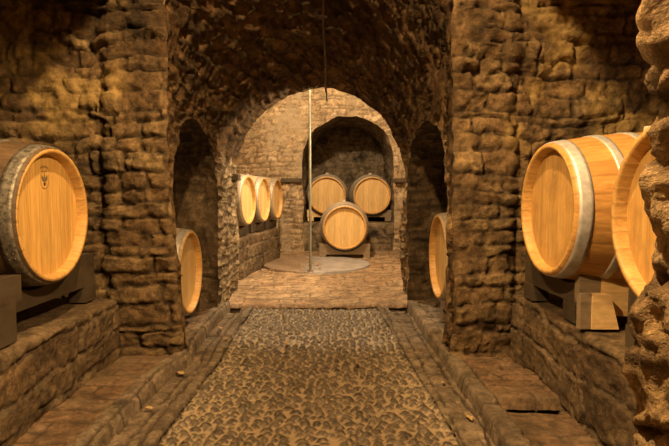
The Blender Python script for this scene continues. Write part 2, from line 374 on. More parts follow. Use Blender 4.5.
# rough tufa piers beside the camera
def rock_pier(name, x0, x1, y0, y1, sx, seed):
    per = []
    st = .012
    # open U round the pier: far side, path side, near side
    xo = x1 if sx > 0 else x0; xi = x0 if sx > 0 else x1
    for p, q in (((xo, y1), (xi, y1)), ((xi, y1), (xi, y0)), ((xi, y0), (xo, y0))):
        n = int(math.dist(p, q)/st)
        for k in range(n): per.append((p[0]+(q[0]-p[0])*k/n, p[1]+(q[1]-p[1])*k/n))
    per.append((xo, y0)); per = np.array(per)
    for _ in range(3): per[1:-1] = (per[:-2]+per[1:-1]*2+per[2:])/4
    zz = ax(-.1, 2.75, st); PX, Zg = np.meshgrid(per[:, 0], zz); PY, _ = np.meshgrid(per[:, 1], zz)
    s = np.concatenate([[0], np.cumsum(np.hypot(*np.diff(per, axis=0).T))]); S, _ = np.meshgrid(s, zz)
    P = np.stack([PX, PY, Zg], -1)
    ridg = 1-np.abs(fbm(PX*7+3, PY*7, Zg*6, seed, 4))
    pit = vnoise(PX*30, PY*30, Zg*30, seed+4)
    ex = .028*ridg + .010*fbm(PX*26, PY*26, Zg*26, seed+2, 4, .6) - .012*smooth(.35, .7, pit)
    return masonry(name, P, S, Zg, M['tufa'], flip=(sx < 0), bp=dict(seed=seed, rh=.26, L=.42, irr=.07, depth=.02, tilt=.02, mw=.014), amp=1.3, extra=ex-.03)
rock_pier('wall_right_pier', .705, 2.05, .72, 1.15, 1, 61)
rock_pier('wall_left_pier', -2.3, -.98, .55, .95, -1, 62)

# ------------------------------------------------------------------ floor
def floor_patch(name, x0, x1, y0, y1, z, mat, step, bp, amp=.3, xf0=None, xf1=None, drop=.0, swap=False, extraf=None):
    a, b = ax(0, 1, step/max(.05, (x1-x0))), ax(y0, y1, step)
    A, Yg = np.meshgrid(a, b)
    X0 = xf0(Yg) if xf0 else x0; X1 = xf1(Yg) if xf1 else x1
    X = X0+(X1-X0)*A
    Z = (z(Yg) if callable(z) else z)+0*X
    P = np.stack([X, Yg, Z], -1)
    U, V = (Yg, X) if swap else (X, Yg)
    e = np.minimum(np.minimum(X-X0, X1-X), np.minimum(Yg-y0, y1-Yg))
    ex = -drop*(1-smooth(0, .014, e)) if drop else None
    if extraf is not None:
        ex = (0 if ex is None else ex)+extraf(X, Yg)
    return masonry(name, P, U, V, mat, bp=bp, amp=amp, extra=ex)
# cobbled path
cxl = lambda y: -.685+.0*y; cxr = lambda y: .60-.045*y
xs01, yy = np.linspace(0, 1, 190), ax(1.2, 4.42, .0085)
A, Yg = np.meshgrid(xs01, yy); X = cxl(Yg)-.01+(cxr(Yg)-cxl(Yg)+.02)*A
def voronoi(u, v, seed):
    iu, iv = np.floor(u), np.floor(v); F1 = np.full(u.shape, 9.); F2 = F1.copy(); rid = np.zeros(u.shape); 
    for i in (-1, 0, 1):
        for j in (-1, 0, 1):
            a, b = (iu+i).astype(int), (iv+j).astype(int)
            px = a+.5+.95*(_hash(a, b, a*0, seed)-.5); py = b+.5+.75*(_hash(a, b, a*0+1, seed)-.5)
            d = np.hypot(u-px, v-py); rr = _hash(a, b, a*0+2, seed)
            F2 = np.where(d < F1, F1, np.minimum(F2, d)); rid = np.where(d < F1, rr, rid); F1 = np.minimum(F1, d)
    return F1, F2, rid
wu, wv = X+.012*vnoise(X*9, Yg*9, None, 71), Yg+.012*vnoise(X*9, Yg*9, None, 72)
F1, F2, rid = voronoi(wu/.052, wv/.036, 7)
e = F2-F1
dome = smooth(.10, .55, e)*smooth(.62, .30, F1)
hh = .015*dome+.004*(rid-.5)*dome+.0015*fbm(X*60, Yg*60, None, 9)
Zc = .0+.012*vnoise(X*2.5, Yg*2.5, None, 73)*.6+hh-.006
P = np.stack([X, Yg, Zc], -1)
o = mesh_np('floor', P.reshape(-1, 3), grid_faces(*X.shape), M['cobble'], {'stone': rid, 'mortar': 1-smooth(.10, .24, e)*smooth(.62, .52, F1), 'height': hh}); o['kind'] = 'structure'
base = mesh_np('floor_base', [(-2.6, -1.7, -.12), (2.4, -1.7, -.12), (2.4, 9.9, -.12), (-2.6, 9.9, -.12)], [(0, 1, 2, 3)], M['slab']); base['kind'] = 'structure'
for nm, q in (('floor_sill', [(-1.3, 4.42, -.12), (1.3, 4.42, -.12), (1.3, 4.42, .026), (-1.3, 4.42, .026), (1.3, 4.60, .03), (-1.3, 4.60, .03)]),):
    e_ = mesh_np(nm, q, [(0, 1, 2, 3), (3, 2, 4, 5)], M['slab'], smoothf=False); e_['kind'] = 'structure'
# left: kerb row, gutter slabs, platform with brick edge
floor_patch('floor_left_kerb', -.77, -.68, 1.2, 4.42, .004, M['slab'], .009, dict(wear=-1.2, micro=.002, seed=81, rh=.085, L=.30, mw=.010, irr=.006, depth=.016, tilt=.004), swap=True)
floor_patch('floor_left_gutter', -.90, -.765, 1.2, 4.29, -.020, M['slab'], .009, dict(wear=-1.2, micro=.002, seed=82, rh=.16, L=.45, mw=.010, irr=.01, depth=.016, tilt=.006), swap=True)
floor_patch('floor_left_step', -1.0, -.885, 1.2, 4.45, .052, M['slab'], .009, dict(wear=-1.2, micro=.002, seed=83, rh=.13, L=.26, mw=.010, irr=.008, depth=.016, tilt=.004), drop=.09, swap=True)
floor_patch('floor_left_alcove', -2.2, -.985, 1.0, 4.6, .045, M['redbrick'], .012, dict(wear=-1.2, micro=.002, seed=84, rh=.10, L=.24, mw=.006, irr=.01, depth=.005, tilt=.004))
# right
floor_patch('floor_right_kerb', .5, .62, 1.2, 4.42, .002, M['slab'], .009, dict(wear=-1.2, micro=.002, seed=85, rh=.09, L=.32, mw=.006, irr=.006, depth=.015, tilt=.004), xf0=lambda y: cxr(y)-.005, xf1=lambda y: cxr(y)+.085, swap=True)
floor_patch('floor_right_gutter', .5, .7, 1.2, 4.29, -.022, M['slab'], .009, dict(wear=-1.2, micro=.002, seed=86, rh=.2, L=.5, mw=.010, irr=.012, depth=.016, tilt=.008), xf0=lambda y: cxr(y)+.08, xf1=lambda y: .665+0*y, swap=True)
floor_patch('floor_right_step', .655, .77, 1.2, 4.45, .052, M['slab'], .009, dict(wear=-1.2, micro=.002, seed=87, rh=.13, L=.28, mw=.010, irr=.008, depth=.016, tilt=.004), drop=.09, swap=True)
floor_patch('floor_right_alcove', .755, 1.6, 2.32, 3.02, .045, M['redbrick'], .010, dict(wear=-1.2, micro=.002, seed=88, rh=.085, L=.30, mw=.005, irr=.008, depth=.006, tilt=.004), drop=.06)
floor_patch('floor_right_alcove_near', .76, 1.6, 1.0, 2.26, .012, M['redbrick'], .012, dict(wear=-1.2, micro=.002, seed=89, rh=.085, L=.30, mw=.005, irr=.008, depth=.006, tilt=.004), drop=.05)
floor_patch('floor_right_bay', .76, 2.1, 2.99, 4.65, .03, M['slab'], .018, dict(wear=-1.2, micro=.002, seed=90, rh=.13, L=.26, irr=.008, depth=.008, tilt=.004))
# back room
def fx(X, Y): return 0*X
floor_patch('floor_back_room', -2.2, 2.05, 4.40, 8.2, FB, M['backfloor'], .016, dict(wear=-1.2, micro=.002, seed=91, rh=.135, L=.26, mw=.006, irr=.012, depth=.006, tilt=.004), drop=.03)

# ------------------------------------------------------------------ things
def thing(name, label, cat, loc, rotz=0, group=None):
    o = bpy.data.objects.new(name, None); C.objects.link(o); o.empty_display_size = .1
    o.location = loc; o.rotation_euler = (0, 0, rotz); o['label'] = label; o['category'] = cat
    if group: o['group'] = group
    return o
def tag(o, label, cat, group=None):
    o['label'] = label; o['category'] = cat
    if group: o['group'] = group
    return o
def from_bm(name, bm, mat, parent=None, smoothf=False, bevel=0, attrs=None):
    if bevel: bmesh.ops.bevel(bm, geom=[e for e in bm.edges if e.is_manifold and e.calc_face_angle(0) > .5], offset=bevel, segments=2, affect='EDGES', profile=.6)
    bmesh.ops.recalc_face_normals(bm, faces=bm.faces[:])
    me = bpy.data.meshes.new(name); bm.to_mesh(me); bm.free()
    for p in me.polygons: p.use_smooth = smoothf
    me.materials.append(mat)
    o = bpy.data.objects.new(name, me); C.objects.link(o)
    if parent: o.parent = parent
    return o
def ringmesh(name, profile, nseg, mat, parent, attr_fn=None, closed=False, smoothf=True, axis='X'):
    """lathe around local X; profile list of (x, r)"""
    pr = np.array(profile); th = np.linspace(0, 2*PI, nseg, endpoint=False)
    n = len(pr)
    V = np.zeros((nseg, n, 3))
    V[..., 0] = pr[:, 0]; V[..., 1] = np.sin(th)[:, None]*pr[:, 1]; V[..., 2] = np.cos(th)[:, None]*pr[:, 1]
    i = np.arange(nseg*n).reshape(nseg, n); j = np.roll(i, -1, axis=0)
    if closed: F = np.stack([i, np.roll(i, -1, 1), np.roll(j, -1, 1), j], -1).reshape(-1, 4)
    else: F = np.stack([i[:, :-1], i[:, 1:], j[:, 1:], j[:, :-1]], -1).reshape(-1, 4)
    F = F[:, ::-1] if False else F
    at = attr_fn(V, th) if attr_fn else None
    o = mesh_np(name, V.reshape(-1, 3), F, mat, at, parent, smoothf)
    bm = bmesh.new(); bm.from_mesh(o.data); bmesh.ops.recalc_face_normals(bm, faces=bm.faces[:]); bm.to_mesh(o.data); bm.free()
    return o
HL = .475; RE, RB = .302, .352
def rout(x): return RB-(RB-RE)*(abs(x)/HL)**2
def make_barrel(label, kind, group=None):
    """axis along local X, display head at +X, origin on the ground line under the belly"""
    t = thing('wine_barrel', label, 'barrel', (0, 0, 0), 0, group)
    head, stave, zinc = {'old': ('head_gold', 'stave_dark', 'zinc_old'), 'amber': ('head_amber', 'stave_amber', 'zinc_new'),
                         'pale': ('head_pale', 'stave_pale', 'zinc_mid')}[kind]
    ns = 30; rng = np.random.RandomState(5)
    wd = rng.uniform(.7, 1.3, ns); edges = np.concatenate([[0], np.cumsum(wd)])/wd.sum()*2*PI; pv = rng.rand(ns)
    nseg = ns*8
    xs_ = np.linspace(-HL, HL, 41)
    prof = [(-HL+.045, RE-.03), (-HL+.004, RE-.022), (-HL, RE-.018)]+[(x, rout(x)-(.003 if abs(x) > HL-.001 else 0)) for x in xs_]+[(HL, RE-.018), (HL-.004, RE-.022), (HL-.045, RE-.03)]
    def fa(V, th):
        k = np.clip(np.searchsorted(edges, th, side='right')-1, 0, ns-1)
        d = np.minimum(th-edges[k], edges[k+1]-th)*RB
        seam = 1-smooth(.0012, .006, d)
        V[..., 1] -= (np.sin(th)*seam*.002)[:, None]; V[..., 2] -= (np.cos(th)*seam*.002)[:, None]
        n = V.shape[1]
        return {'plank': np.repeat(pv[k], n), 'seam': np.repeat(seam*.45, n)}
    b = ringmesh('staves', prof, nseg, M[stave], t, fa)
    for v in b.data.vertices: v.co.z += RB
    # pale cut ring on both ends
    for sx in (1, -1):
        pr = [(sx*(HL-.044), RE-.0310), (sx*(HL-.005), RE-.0240), (sx*(HL+.0012), RE-.020), (sx*(HL+.0012), RE-.006), (sx*(HL-.016), RE+.0012)]
        c = ringmesh('chime', pr, nseg, M['chime'], t, fa)
        if sx > 0: c['label'] = 'cut oak rim around the head'
        for v in c.data.vertices: v.co.z += RB
        # head: disc of planks
        nr, nth = 34, 96; r = np.linspace(0, RE-.0295, nr); th = np.linspace(0, 2*PI, nth, endpoint=False)
        R, T = np.meshgrid(r, th); yy = R*np.sin(T); zz = R*np.cos(T)
        # square grid remap for plank seams: dense regular grid clipped to a disc
        g = np.linspace(-1, 1, 121); GY, GZ = np.meshgrid(g, np.linspace(-1, 1, 41))
        DY = GY*(RE-.0295); half = np.sqrt(np.clip((RE-.0295)**2-DY**2, 1e-6, None)); DZ = GZ*half
        pe = np.array([-.33, -.225, -.135, -.055, .035, .12, .205, .33]); kk = np.clip(np.searchsorted(pe, DY, side='right')-1, 0, 6)
        d = np.minimum(np.abs(DY-pe[kk]), np.abs(pe[kk+1]-DY)); seam = 1-smooth(.0006, .0035, d)
        hx = sx*(HL-.043-.0015*seam)
        V = np.stack([hx+0*DY, DY, DZ+RB], -1).reshape(-1, 3)
        pl = np.array([.5, .15, .9, .35, .75, .2, .6])[kk]
        mesh_np('head', V, grid_faces(*DY.shape, flip=(sx < 0)), M[head], {'plank': pl, 'seam': seam*.35}, t)
    def hoop(x0, x1):
        pr = []
        for x in np.linspace(x0, x1, 5): pr.append((x, rout(x)+.0035))
        pr = [(x0, rout(x0)-.002)]+pr+[(x1, rout(x1)-.002)]
        h = ringmesh('hoop', pr, 96, M[zinc], t)
        for v in h.data.vertices: v.co.z += RB
        bm = bmesh.new()
        for dx in (.3, .7):
            xx = x0+(x1-x0)*dx; rr = rout(xx)+.0045
            for aa in (2.05, 2.13):
                m = Matrix.Translation((xx, -math.sin(aa)*rr, RB+math.cos(aa)*rr))
                bmesh.ops.create_uvsphere(bm, u_segments=8, v_segments=5, radius=.004, matrix=m)
        from_bm('rivet', bm, M[zinc], h, True)
    for sx in (1, -1):
        for a0, a1 in ((.408, .462), (.262, .300), (.120, .158)): hoop(*sorted((sx*a0, sx*a1)))
    bm = bmesh.new(); bmesh.ops.create_cone(bm, segments=20, radius1=.027, radius2=.024, depth=.035, cap_ends=True, matrix=Matrix.Translation((0, 0, RB*2+.012)))
    from_bm('bung', bm, M['cork'], t, True, .003)
    return t
def kids(o): return [c for c in bpy.data.objects if c.parent == o]
def dup(root, loc, rotz, label, group=None, scale=1):
    r = root.copy(); C.objects.link(r); r.location = loc; r.rotation_euler = (0, 0, rotz); r.scale = (scale,)*3
    r['label'] = label
    if group: r['group'] = group
    for ch in kids(root):
        c = ch.copy(); C.objects.link(c); c.parent = r
        for g in kids(ch):
            d = g.copy(); C.objects.link(d); d.parent = c
    return r
def put(root, hx, hy, hz, rot, scale=1):
    """place so that the display head centre (rim plane) is at hx,hy,hz; rot = direction the head faces"""
    root.rotation_euler = (0, 0, rot); root.scale = (scale,)*3
    root.location = (hx-math.cos(rot)*HL*scale, hy-math.sin(rot)*HL*scale, hz-RB*scale)
EAST, WEST, SOUTH = 0, PI, -PI/2

b_left = make_barrel('large barrel on the left ledge, dark mottled hoops, golden head with small shield crest', 'old'); put(b_left, -1.24, 2.30, .905, EAST, .995)
amber = make_barrel('bright oak barrel on the right ledge, whole amber head and two pale hoops showing', 'amber'); put(amber, .97, 2.32, .93, WEST, .985)
G1 = 'amber barrels on the right ledge'; amber['group'] = G1
b2 = dup(amber, (0, 0, 0), 0, 'bright oak barrel at right edge, half hidden behind the rough rock pier', G1); put(b2, 1.0, 1.53, .93, WEST, .985)
pale = make_barrel('lone barrel in the left side arch of the passage, low behind the pillar', 'pale'); put(pale, -1.02, 3.69, .432, EAST)
GB = 'barrels standing in the side arches of the passage'; pale['group'] = GB
br = dup(pale, (0, 0, 0), 0, 'lone barrel in the right side arch of the passage, only a narrow oval head showing', GB); put(br, .745, 3.60, .555, WEST, .99)
GC = 'three barrels before the back niche'
bb = dup(pale, (0, 0, 0), 0, 'front barrel of the back trio, low on a wooden cradle on the floor', GC); put(bb, .18, 7.12, .528, SOUTH, 1.02)
bb = dup(pale, (0, 0, 0), 0, 'left barrel of the two up on the niche platform, behind the pole', GC); put(bb, -.085, 8.38, .98, SOUTH, 1.02)
bb = dup(pale, (0, 0, 0), 0, 'right barrel of the two up on the niche platform', GC); put(bb, .66, 8.38, .975, SOUTH, 1.02)
GL = 'row of barrels on the back room ledge'
th = math.atan2(-.148, 1)
for i, (hx, hy, lab) in enumerate(((-.935, 5.76, 'nearest of three barrels on the back room ledge, half cut off by brick jamb'), (-.845, 6.42, 'middle of the three barrels on the back room ledge'), (-.745, 7.06, 'farthest of the three barrels on the back room ledge, beside the back wall'))):
    bb = dup(pale, (0, 0, 0), 0, lab, GL); put(bb, hx, hy, .93, th, .91)

# crest on the left head, faint brand on the right one (built flat on the head planks)
def ink_polys(name, polys, mat, parent, x, yc, zc, sx=1):
    bm = bmesh.new()
    for pl in polys:
        vs = [bm.verts.new((x, yc+sx*p[0], zc+p[1])) for p in pl]
        bm.faces.new(vs)
    me = bpy.data.meshes.new(name); bm.to_mesh(me); bm.free(); me.materials.append(mat)
    o = bpy.data.objects.new(name, me); C.objects.link(o); o.parent = parent; return o
def outline(pts, w, closed=False):
    out = []; n = len(pts)
    for i in range(n if closed else n-1):
        p, q = Vector(pts[i]), Vector(pts[(i+1) % n]); d = (q-p).normalized(); nrm = Vector((-d.y, d.x))*w/2; d = d*w*.3
        out.append([tuple(p-d+nrm), tuple(q+d+nrm), tuple(q+d-nrm), tuple(p-d-nrm)])
    return out
shield = [(-.03, .025)]+[(-.03*math.cos(a), -.012-.026*math.sin(a)) for a in np.linspace(0, PI, 14)]+[(.03, .025)]
pol = outline(shield, .0025)
pol += [[(-.004, .022), (.004, .022), (.007, .0), (.004, -.024), (-.004, -.024), (-.007, .0)],
        [(-.005, .010), (-.022, .024), (-.024, .006), (-.014, -.006), (-.005, -.004)], [(.005, .010), (.022, .024), (.024, .006), (.014, -.006), (.005, -.004)],
        [(-.006, .026), (0, .034), (.006, .026), (0, .022)], [(-.012, -.016), (0, -.012), (.012, -.016), (0, -.028)]]
for i in range(7):
    a = (i-3)*.16; cx_, cz_ = .058*math.sin(a), .004+.056*math.cos(a)
    pol += outline([(cx_-.003, cz_-.004), (cx_, cz_+.005), (cx_+.003, cz_-.004)], .002)
pol += outline([(-.022, .036), (-.010, .042), (0, .036), (.010, .042), (.022, .036)], .0025)
k = ink_polys('crest', pol, M['ink'], b_left, HL-.0418, -.012, RB+.158); k['label'] = 'small dark branded shield crest'
oval = [(.026*math.cos(a), .034*math.sin(a)) for a in np.linspace(0, 2*PI, 24, endpoint=False)]
pol = outline(oval, .0025, True)+outline([(-.012, -.008), (-.012, .01), (0, -.002), (.012, .01), (.012, -.008)], .003)
k = ink_polys('brand_mark', pol, M['ink_faint'], amber, HL-.0418, 0, RB+.15); k['label'] = 'faint oval branded mark'

def box(bm, x0, x1, y0, y1, z0, z1):
    vs = [bm.verts.new(p) for p in ((x0, y0, z0), (x1, y0, z0), (x1, y1, z0), (x0, y1, z0), (x0, y0, z1), (x1, y0, z1), (x1, y1, z1), (x0, y1, z1))]
    for f in ((0, 3, 2, 1), (4, 5, 6, 7), (0, 1, 5, 4), (1, 2, 6, 5), (2, 3, 7, 6), (3, 0, 4, 7)): bm.faces.new([vs[i] for i in f])
def part_box(name, parent, mat, x0, x1, y0, y1, z0, z1, bev=.005):
    bm = bmesh.new(); box(bm, x0, x1, y0, y1, z0, z1); return from_bm(name, bm, mat, parent, False, bev)
def prism(bm, pts, axis, a, b):
    """pts (u,z) polygon extruded along axis 'x' (u=y) or 'y' (u=x)"""
    f = (lambda u, z, w: (w, u, z)) if axis == 'x' else (lambda u, z, w: (u, w, z))
    A = [bm.verts.new(f(u, z, a)) for u, z in pts]; B = [bm.verts.new(f(u, z, b)) for u, z in pts]
    bm.faces.new(A); bm.faces.new(B[::-1]); n = len(pts)
    for i in range(n): bm.faces.new([A[i], A[(i+1) % n], B[(i+1) % n], B[i]])
def scallop(parent, name, mat, axis, a, b, u0, u1, zb, zt, cu, cz, r, base_raise=0, mirror=None):
    """a beam whose top is cut to the barrel circle (centre cu,cz radius r)"""
    pts = [(u0, zb), (u1, zb)]
    for u in np.linspace(u1, u0, 40):
        d = r*r-(u-cu)**2
        z = zt
        if d > 0: z = min(zt, cz-math.sqrt(d))
        pts.append((u, z))
    bm = bmesh.new(); prism(bm, pts, axis, a, b); return from_bm(name, bm, mat, parent)
def rsc(scale, dist): return (rout(HL-dist/scale)+.0045)*scale

# --- left ledge cradle (world coords relative to root)
def rel(root, x, y, z): l = root.location; return x-l.x, y-l.y, z-l.z
def cradle_side(name_label, side, xh, yc, zc, ledge_top, scale, fresh=False, ynear=None, yfar=None, group=None):
    """rack under a wall barrel; side=-1 left wall, 1 right wall"""
    root = thing('barrel_cradle', name_label, 'barrel cradle', (xh+side*.45, yc, ledge_top), 0, group)
    ox, oy, oz = xh+side*.45, yc, ledge_top
    zcl = zc-oz
    for nm, dd in (('front_beam', .10), ('rear_beam', .72)):
        xa = xh+side*dd-ox; xb = xa+side*.075
        r = rsc(scale, min(dd, HL)) if dd < HL else rsc(scale, .95-dd-.075)
        r = max(r, rsc(scale, min(dd+.075, HL)) if dd < HL else r)+.001
        scallop(root, nm, M['beam_dark'], 'x', min(xa, xb), max(xa, xb), ynear-oy, yfar-oy, .085, zcl-.235, 0, zcl, r)
        for y0 in (ynear-oy, yfar-oy-.12):
            part_box('foot', root, M['beam_dark'], min(xa, xb)-.006, max(xa, xb)+.006, y0, y0+.12, 0, .0849, .004)
    return root
cl = cradle_side('dark stained scalloped cradle under the big barrel on left ledge', -1, -1.24, 2.30, .905, .412, .995, ynear=1.84, yfar=2.86)
for z0, z1, nm, y1_ in ((0, .155, 'foot_block', 2.02), (.1555, .262, 'end_block', 2.06)):
    part_box(nm, cl, M['beam_dark'], -1.335-cl.location.x, -1.262-cl.location.x, 1.80-2.30, y1_-2.30, z0, z1, .006)
cr = cradle_side('dark cradle on right ledge under the whole amber barrel, fresh wood beam end', 1, .97, 2.32, .93, .432, .985, ynear=2.20, yfar=2.80)
part_box('end_block', cr, M['beam_mid'], 1.058-cr.location.x, 1.148-cr.location.x, 2.155-2.32, 2.198-2.32, .10, .222)
o = part_box('cross_beam', cr, M['beam_fresh'], 1.150-cr.location.x, 1.46-cr.location.x, 2.155-2.32, 2.23-2.32, .045, .222); o['label'] = 'fresh pale cross beam'
cr2 = cradle_side('dark cradle under the half hidden barrel behind the rock pier', 1, 1.0, 1.53, .93, .432, .985, ynear=1.25, yfar=1.87)
# fresh wedge on the right ledge
bm = bmesh.new(); prism(bm, [(0, 0), (.115, 0), (.078, .145), (0.0, .145)], 'y', 0, .05)
w = from_bm('wooden_wedge', bm, M['beam_fresh'], None, False, .003); w.location = (1.086, 2.10, .434)
tag(w, 'small fresh pale wood wedge standing on the right ledge', 'wedge')
bm = bmesh.new(); box(bm, 0, .05, 0, .035, 0, .15)
w = from_bm('wooden_post', bm, M['beam_mid'], None, False, .003); w.location = (1.075, 2.115-.02, .434); w.location.y = 2.092+.0
w.location = (1.04, 2.105, .434); w.scale = (.95, 1, 1)
tag(w, 'short grey wood post left of the pale wedge on right ledge', 'post')

# --- ledges
def ledge(label, x0, x1, y0, y1, zt, face, seed, mat='ledge', rh=.15, L=.48, step=.011, skew=None, zlow=-.08, round_=.02, cat='ledge'):
    """masonry bench; face: 'E','W','S' is its visible side. one sheet: face + rounded nose + top"""
    if face in 'EW':
        u = ax(y0, y1, step); depth = abs(x1-x0)
    else: u = ax(x0, x1, step); depth = abs(y1-y0)
    hgt = zt-zlow
    prof = [(0, zlow+q) for q in np.arange(0, hgt-round_, step)]
    prof += [(round_-round_*math.cos(a), zt-round_+round_*math.sin(a)) for a in np.linspace(0, PI/2, 5)]
    prof += [(round_+q, zt) for q in np.arange(step, depth-round_, step*1.6)]+[(depth, zt)]
    prof = np.array(prof); s = np.concatenate([[0], np.cumsum(np.hypot(*np.diff(prof, axis=0).T))])
    Uu, Sg = np.meshgrid(u, s); Dd = np.broadcast_to(prof[:, 0][:, None], Uu.shape); Zz = np.broadcast_to(prof[:, 1][:, None], Uu.shape)
    if face == 'E': Xx = (x1+(skew(Uu) if skew else 0))-Dd; P = np.stack([Xx, Uu, Zz], -1); fl = False
    elif face == 'W': Xx = x0+Dd; P = np.stack([Xx, Uu, Zz], -1); fl = True
    else: P = np.stack([Uu, y0+Dd, Zz], -1); fl = False
    top = smooth(zt-.03, zt-.005, P[..., 2])
    h, r, m = bricks(Uu, Sg, seed=seed, rh=rh, L=L, mw=.008, irr=.02, depth=.018, tilt=.008, wear=-.5, micro=.004)
    h = h*(1-top*.8)+.003*fbm(Uu*9, Sg*9, None, seed+3)*(1-.6*top)
    N = normals(P, fl)
    e = np.clip(np.minimum(Uu-u[0], u[-1]-Uu)/.02, 0, 1)
    W = P+warp3(P, .7)*(1-.8*top)[..., None]+N*(h-.012)[..., None]
    # end caps: drop both end columns inward to close the solid visually
    a = W[:, :1].copy(); b = W[:, -1:].copy(); cen = W.mean(axis=(0, 1))
    def capcol(c):
        c2 = c.copy()
        if face in 'EW': c2[..., 0] = W[-1, 0, 0]
        else: c2[..., 1] = W[-1, 0, 1]
        return c2
    W = np.concatenate([capcol(a), W, capcol(b)], 1)
    pad = lambda q: np.concatenate([q[:, :1], q, q[:, -1:]], 1)
    o = mesh_np('stone_ledge', W.reshape(-1, 3), grid_faces(W.shape[0], W.shape[1], fl), M[mat], {'stone': pad(r), 'mortar': pad(m*(1-top)*.8), 'height': pad(h)})
    return tag(o, label, cat)
ledge('rough masonry ledge on the left carrying the barrel with the crest', -2.3, -1.235, 1.06, 2.90, .41, 'E', 101)
ledge('rough masonry ledge on the right carrying the two amber barrels', 1.055, 2.05, 1.27, 2.96, .43, 'W', 102)
ledge('long ledge along the back room left wall under three barrels', -2.0, -.76-.148*7.19, 5.1, 7.22, .53, 'E', 103, skew=lambda y: .148*y, mat='ledge', L=.3)
ledge('raised masonry platform in the back niche under two barrels', NI['uc']-NI['r']-.04, NI['uc']+NI['r']+.04, 8.13, 9.66, .545, 'S', 104, mat='niche', step=.02)

# --- cradles of the other barrels
def cradle_front(label, hx, hy, zc, base, scale, fresh=False, w=.31, group=None, endfresh=False):
    root = thing('barrel_cradle', label, 'barrel cradle', (hx, hy+.45, base), 0, group)
    zcl = zc-base
    for nm, dd in (('front_beam', .09), ('rear_beam', .74)):
        ya = hy+dd-root.location.y; r = (max(rsc(scale, dd+.07), rsc(scale, dd)) if dd < .4 else rsc(scale, .95-dd))+.002
        zb = 0.05 if not fresh else .0
        scallop(root, nm, M['beam_mid'], 'y', ya, ya+.07, -w, w, .05, zcl-.235 if not fresh else zcl-.23, 0, zcl, r)
        for sx in (-1, 1):
            part_box('foot', root, M['beam_mid'], sx*(w-.05)-.045, sx*(w-.05)+.045, ya-.004, ya+.074, 0, .0499, .003)
    for sx in (-1, 1): part_box('side_rail', root, M['beam_mid'], sx*(w-.04)-.02, sx*(w-.04)+.02, hy+.16-root.location.y, hy+.74-root.location.y, .052, .10)
    return root
cradle_front('grey wooden cradle on the floor under the front barrel of the trio', .18, 7.12, .528, FB(7.2)+.012, 1.02, w=.36)
def cradle_niche(label, hx, zc, colour, group):
    base = .548; root = thing('barrel_cradle', label, 'barrel cradle', (hx, 8.83, base), 0, group)
    zcl = zc-base
    for nm, ya in (('front_beam', 8.46-8.83), ('rear_beam', 9.10-8.83)):
        r = rsc(1.02, .16)+.002
        scallop(root, nm, M[colour], 'y', ya, ya+.07, -.33, .33, .07, zcl-.24, 0, zcl, r)
        for sx in (-1, 1): part_box('foot', root, M[colour], sx*.27-.05, sx*.27+.05, ya-.004, ya+.074, 0, .0699, .003)
    return root
cradle_niche('fresh yellow wood cradle under the left niche barrel', -.085, .98, 'beam_fresh', 'cradles on the niche platform')
cradle_niche('weathered wood cradle under the right niche barrel', .66, .975, 'beam_mid', 'cradles on the niche platform')
# back room ledge: one rack of rails with a post between the barrels
for i, (hx, hy) in enumerate(((-.935, 5.76), (-.845, 6.42), (-.745, 7.06))):
    lab = ('dark cradle under the nearest back ledge barrel', 'dark cradle under the middle back ledge barrel', 'dark cradle under the farthest back ledge barrel')[i]
    c = thing('barrel_cradle', lab, 'barrel cradle', (hx-.40, hy+.06, .53), th, 'cradles on the back room ledge')
    for nm, xa in (('front_beam', .24), ('rear_beam', -.30)):
        scallop(c, nm, M['beam_dark'], 'x', xa, xa+.07, -.27, .27, .0, .93-.53-.18, 0, .93-.53, rsc(.91, .2)+.001)
# bay barrels' stands
c = thing('barrel_cradle', 'low dark cradle under the barrel in the left side arch', 'barrel cradle', (-1.49, 3.69, .035), 0)
for nm, xa in (('front_beam', .29), ('rear_beam', -.37)):
    scallop(c, nm, M['beam_dark'], 'x', xa, xa+.08, -.26, .26, 0, .12, 0, .432-.035, rsc(1, .18)+.002)
c = thing('barrel_cradle', 'brown timber cradle under the barrel in the right side arch', 'barrel cradle', (1.215, 3.60, .04), 0)
for nm, xa in (('front_beam', -.38), ('rear_beam', .30)):
    scallop(c, nm, M['beam_mid'], 'x', xa, xa+.08, -.28, .28, .10, .26, 0, .555-.04, rsc(.99, .10)+.002)
    for yy_ in (-.28, .18): part_box('foot', c, M['beam_mid'], xa-.004, xa+.084, yy_, yy_+.10, 0, .0999, .003)

# --- pole, slab, cable
def tube(name, pts, r, mat, seg=10, parent=None):
    cu = bpy.data.curves.new(name, 'CURVE'); cu.dimensions = '3D'; cu.bevel_depth = r; cu.bevel_resolution = 3; cu.use_fill_caps = True
    sp = cu.splines.new('POLY'); sp.points.add(len(pts)-1)
    for p, q in zip(sp.points, pts): p.co = (*q, 1)
    o = bpy.data.objects.new(name, cu); C.objects.link(o)
    dg = bpy.context.evaluated_depsgraph_get(); me = bpy.data.meshes.new_from_object(o.evaluated_get(dg)); bpy.data.objects.remove(o); me.name = name
    me.materials.clear(); me.materials.append(mat); o = bpy.data.objects.new(name, me); C.objects.link(o)
    for p in me.polygons: p.use_smooth = True
    if parent: o.parent = parent
    return o
pz = float(FB(5.97))
pl = thing('iron_pole', 'thin upright metal pole standing in the middle of the back room', 'pole', (-.255, 5.97, pz+.03))
tube('shaft', [(0, 0, .0), (0.0, 0, 1.05), (-.004, 0, 2.3), (0, 0, 3.2-pz-.03)], .015, M['pole'], parent=pl)
bm = bmesh.new(); bmesh.ops.create_cone(bm, segments=24, radius1=.04, radius2=.034, depth=.012, cap_ends=True, matrix=Matrix.Translation((0, 0, .006))); from_bm('base_plate', bm, M['iron'], pl, False, .002)
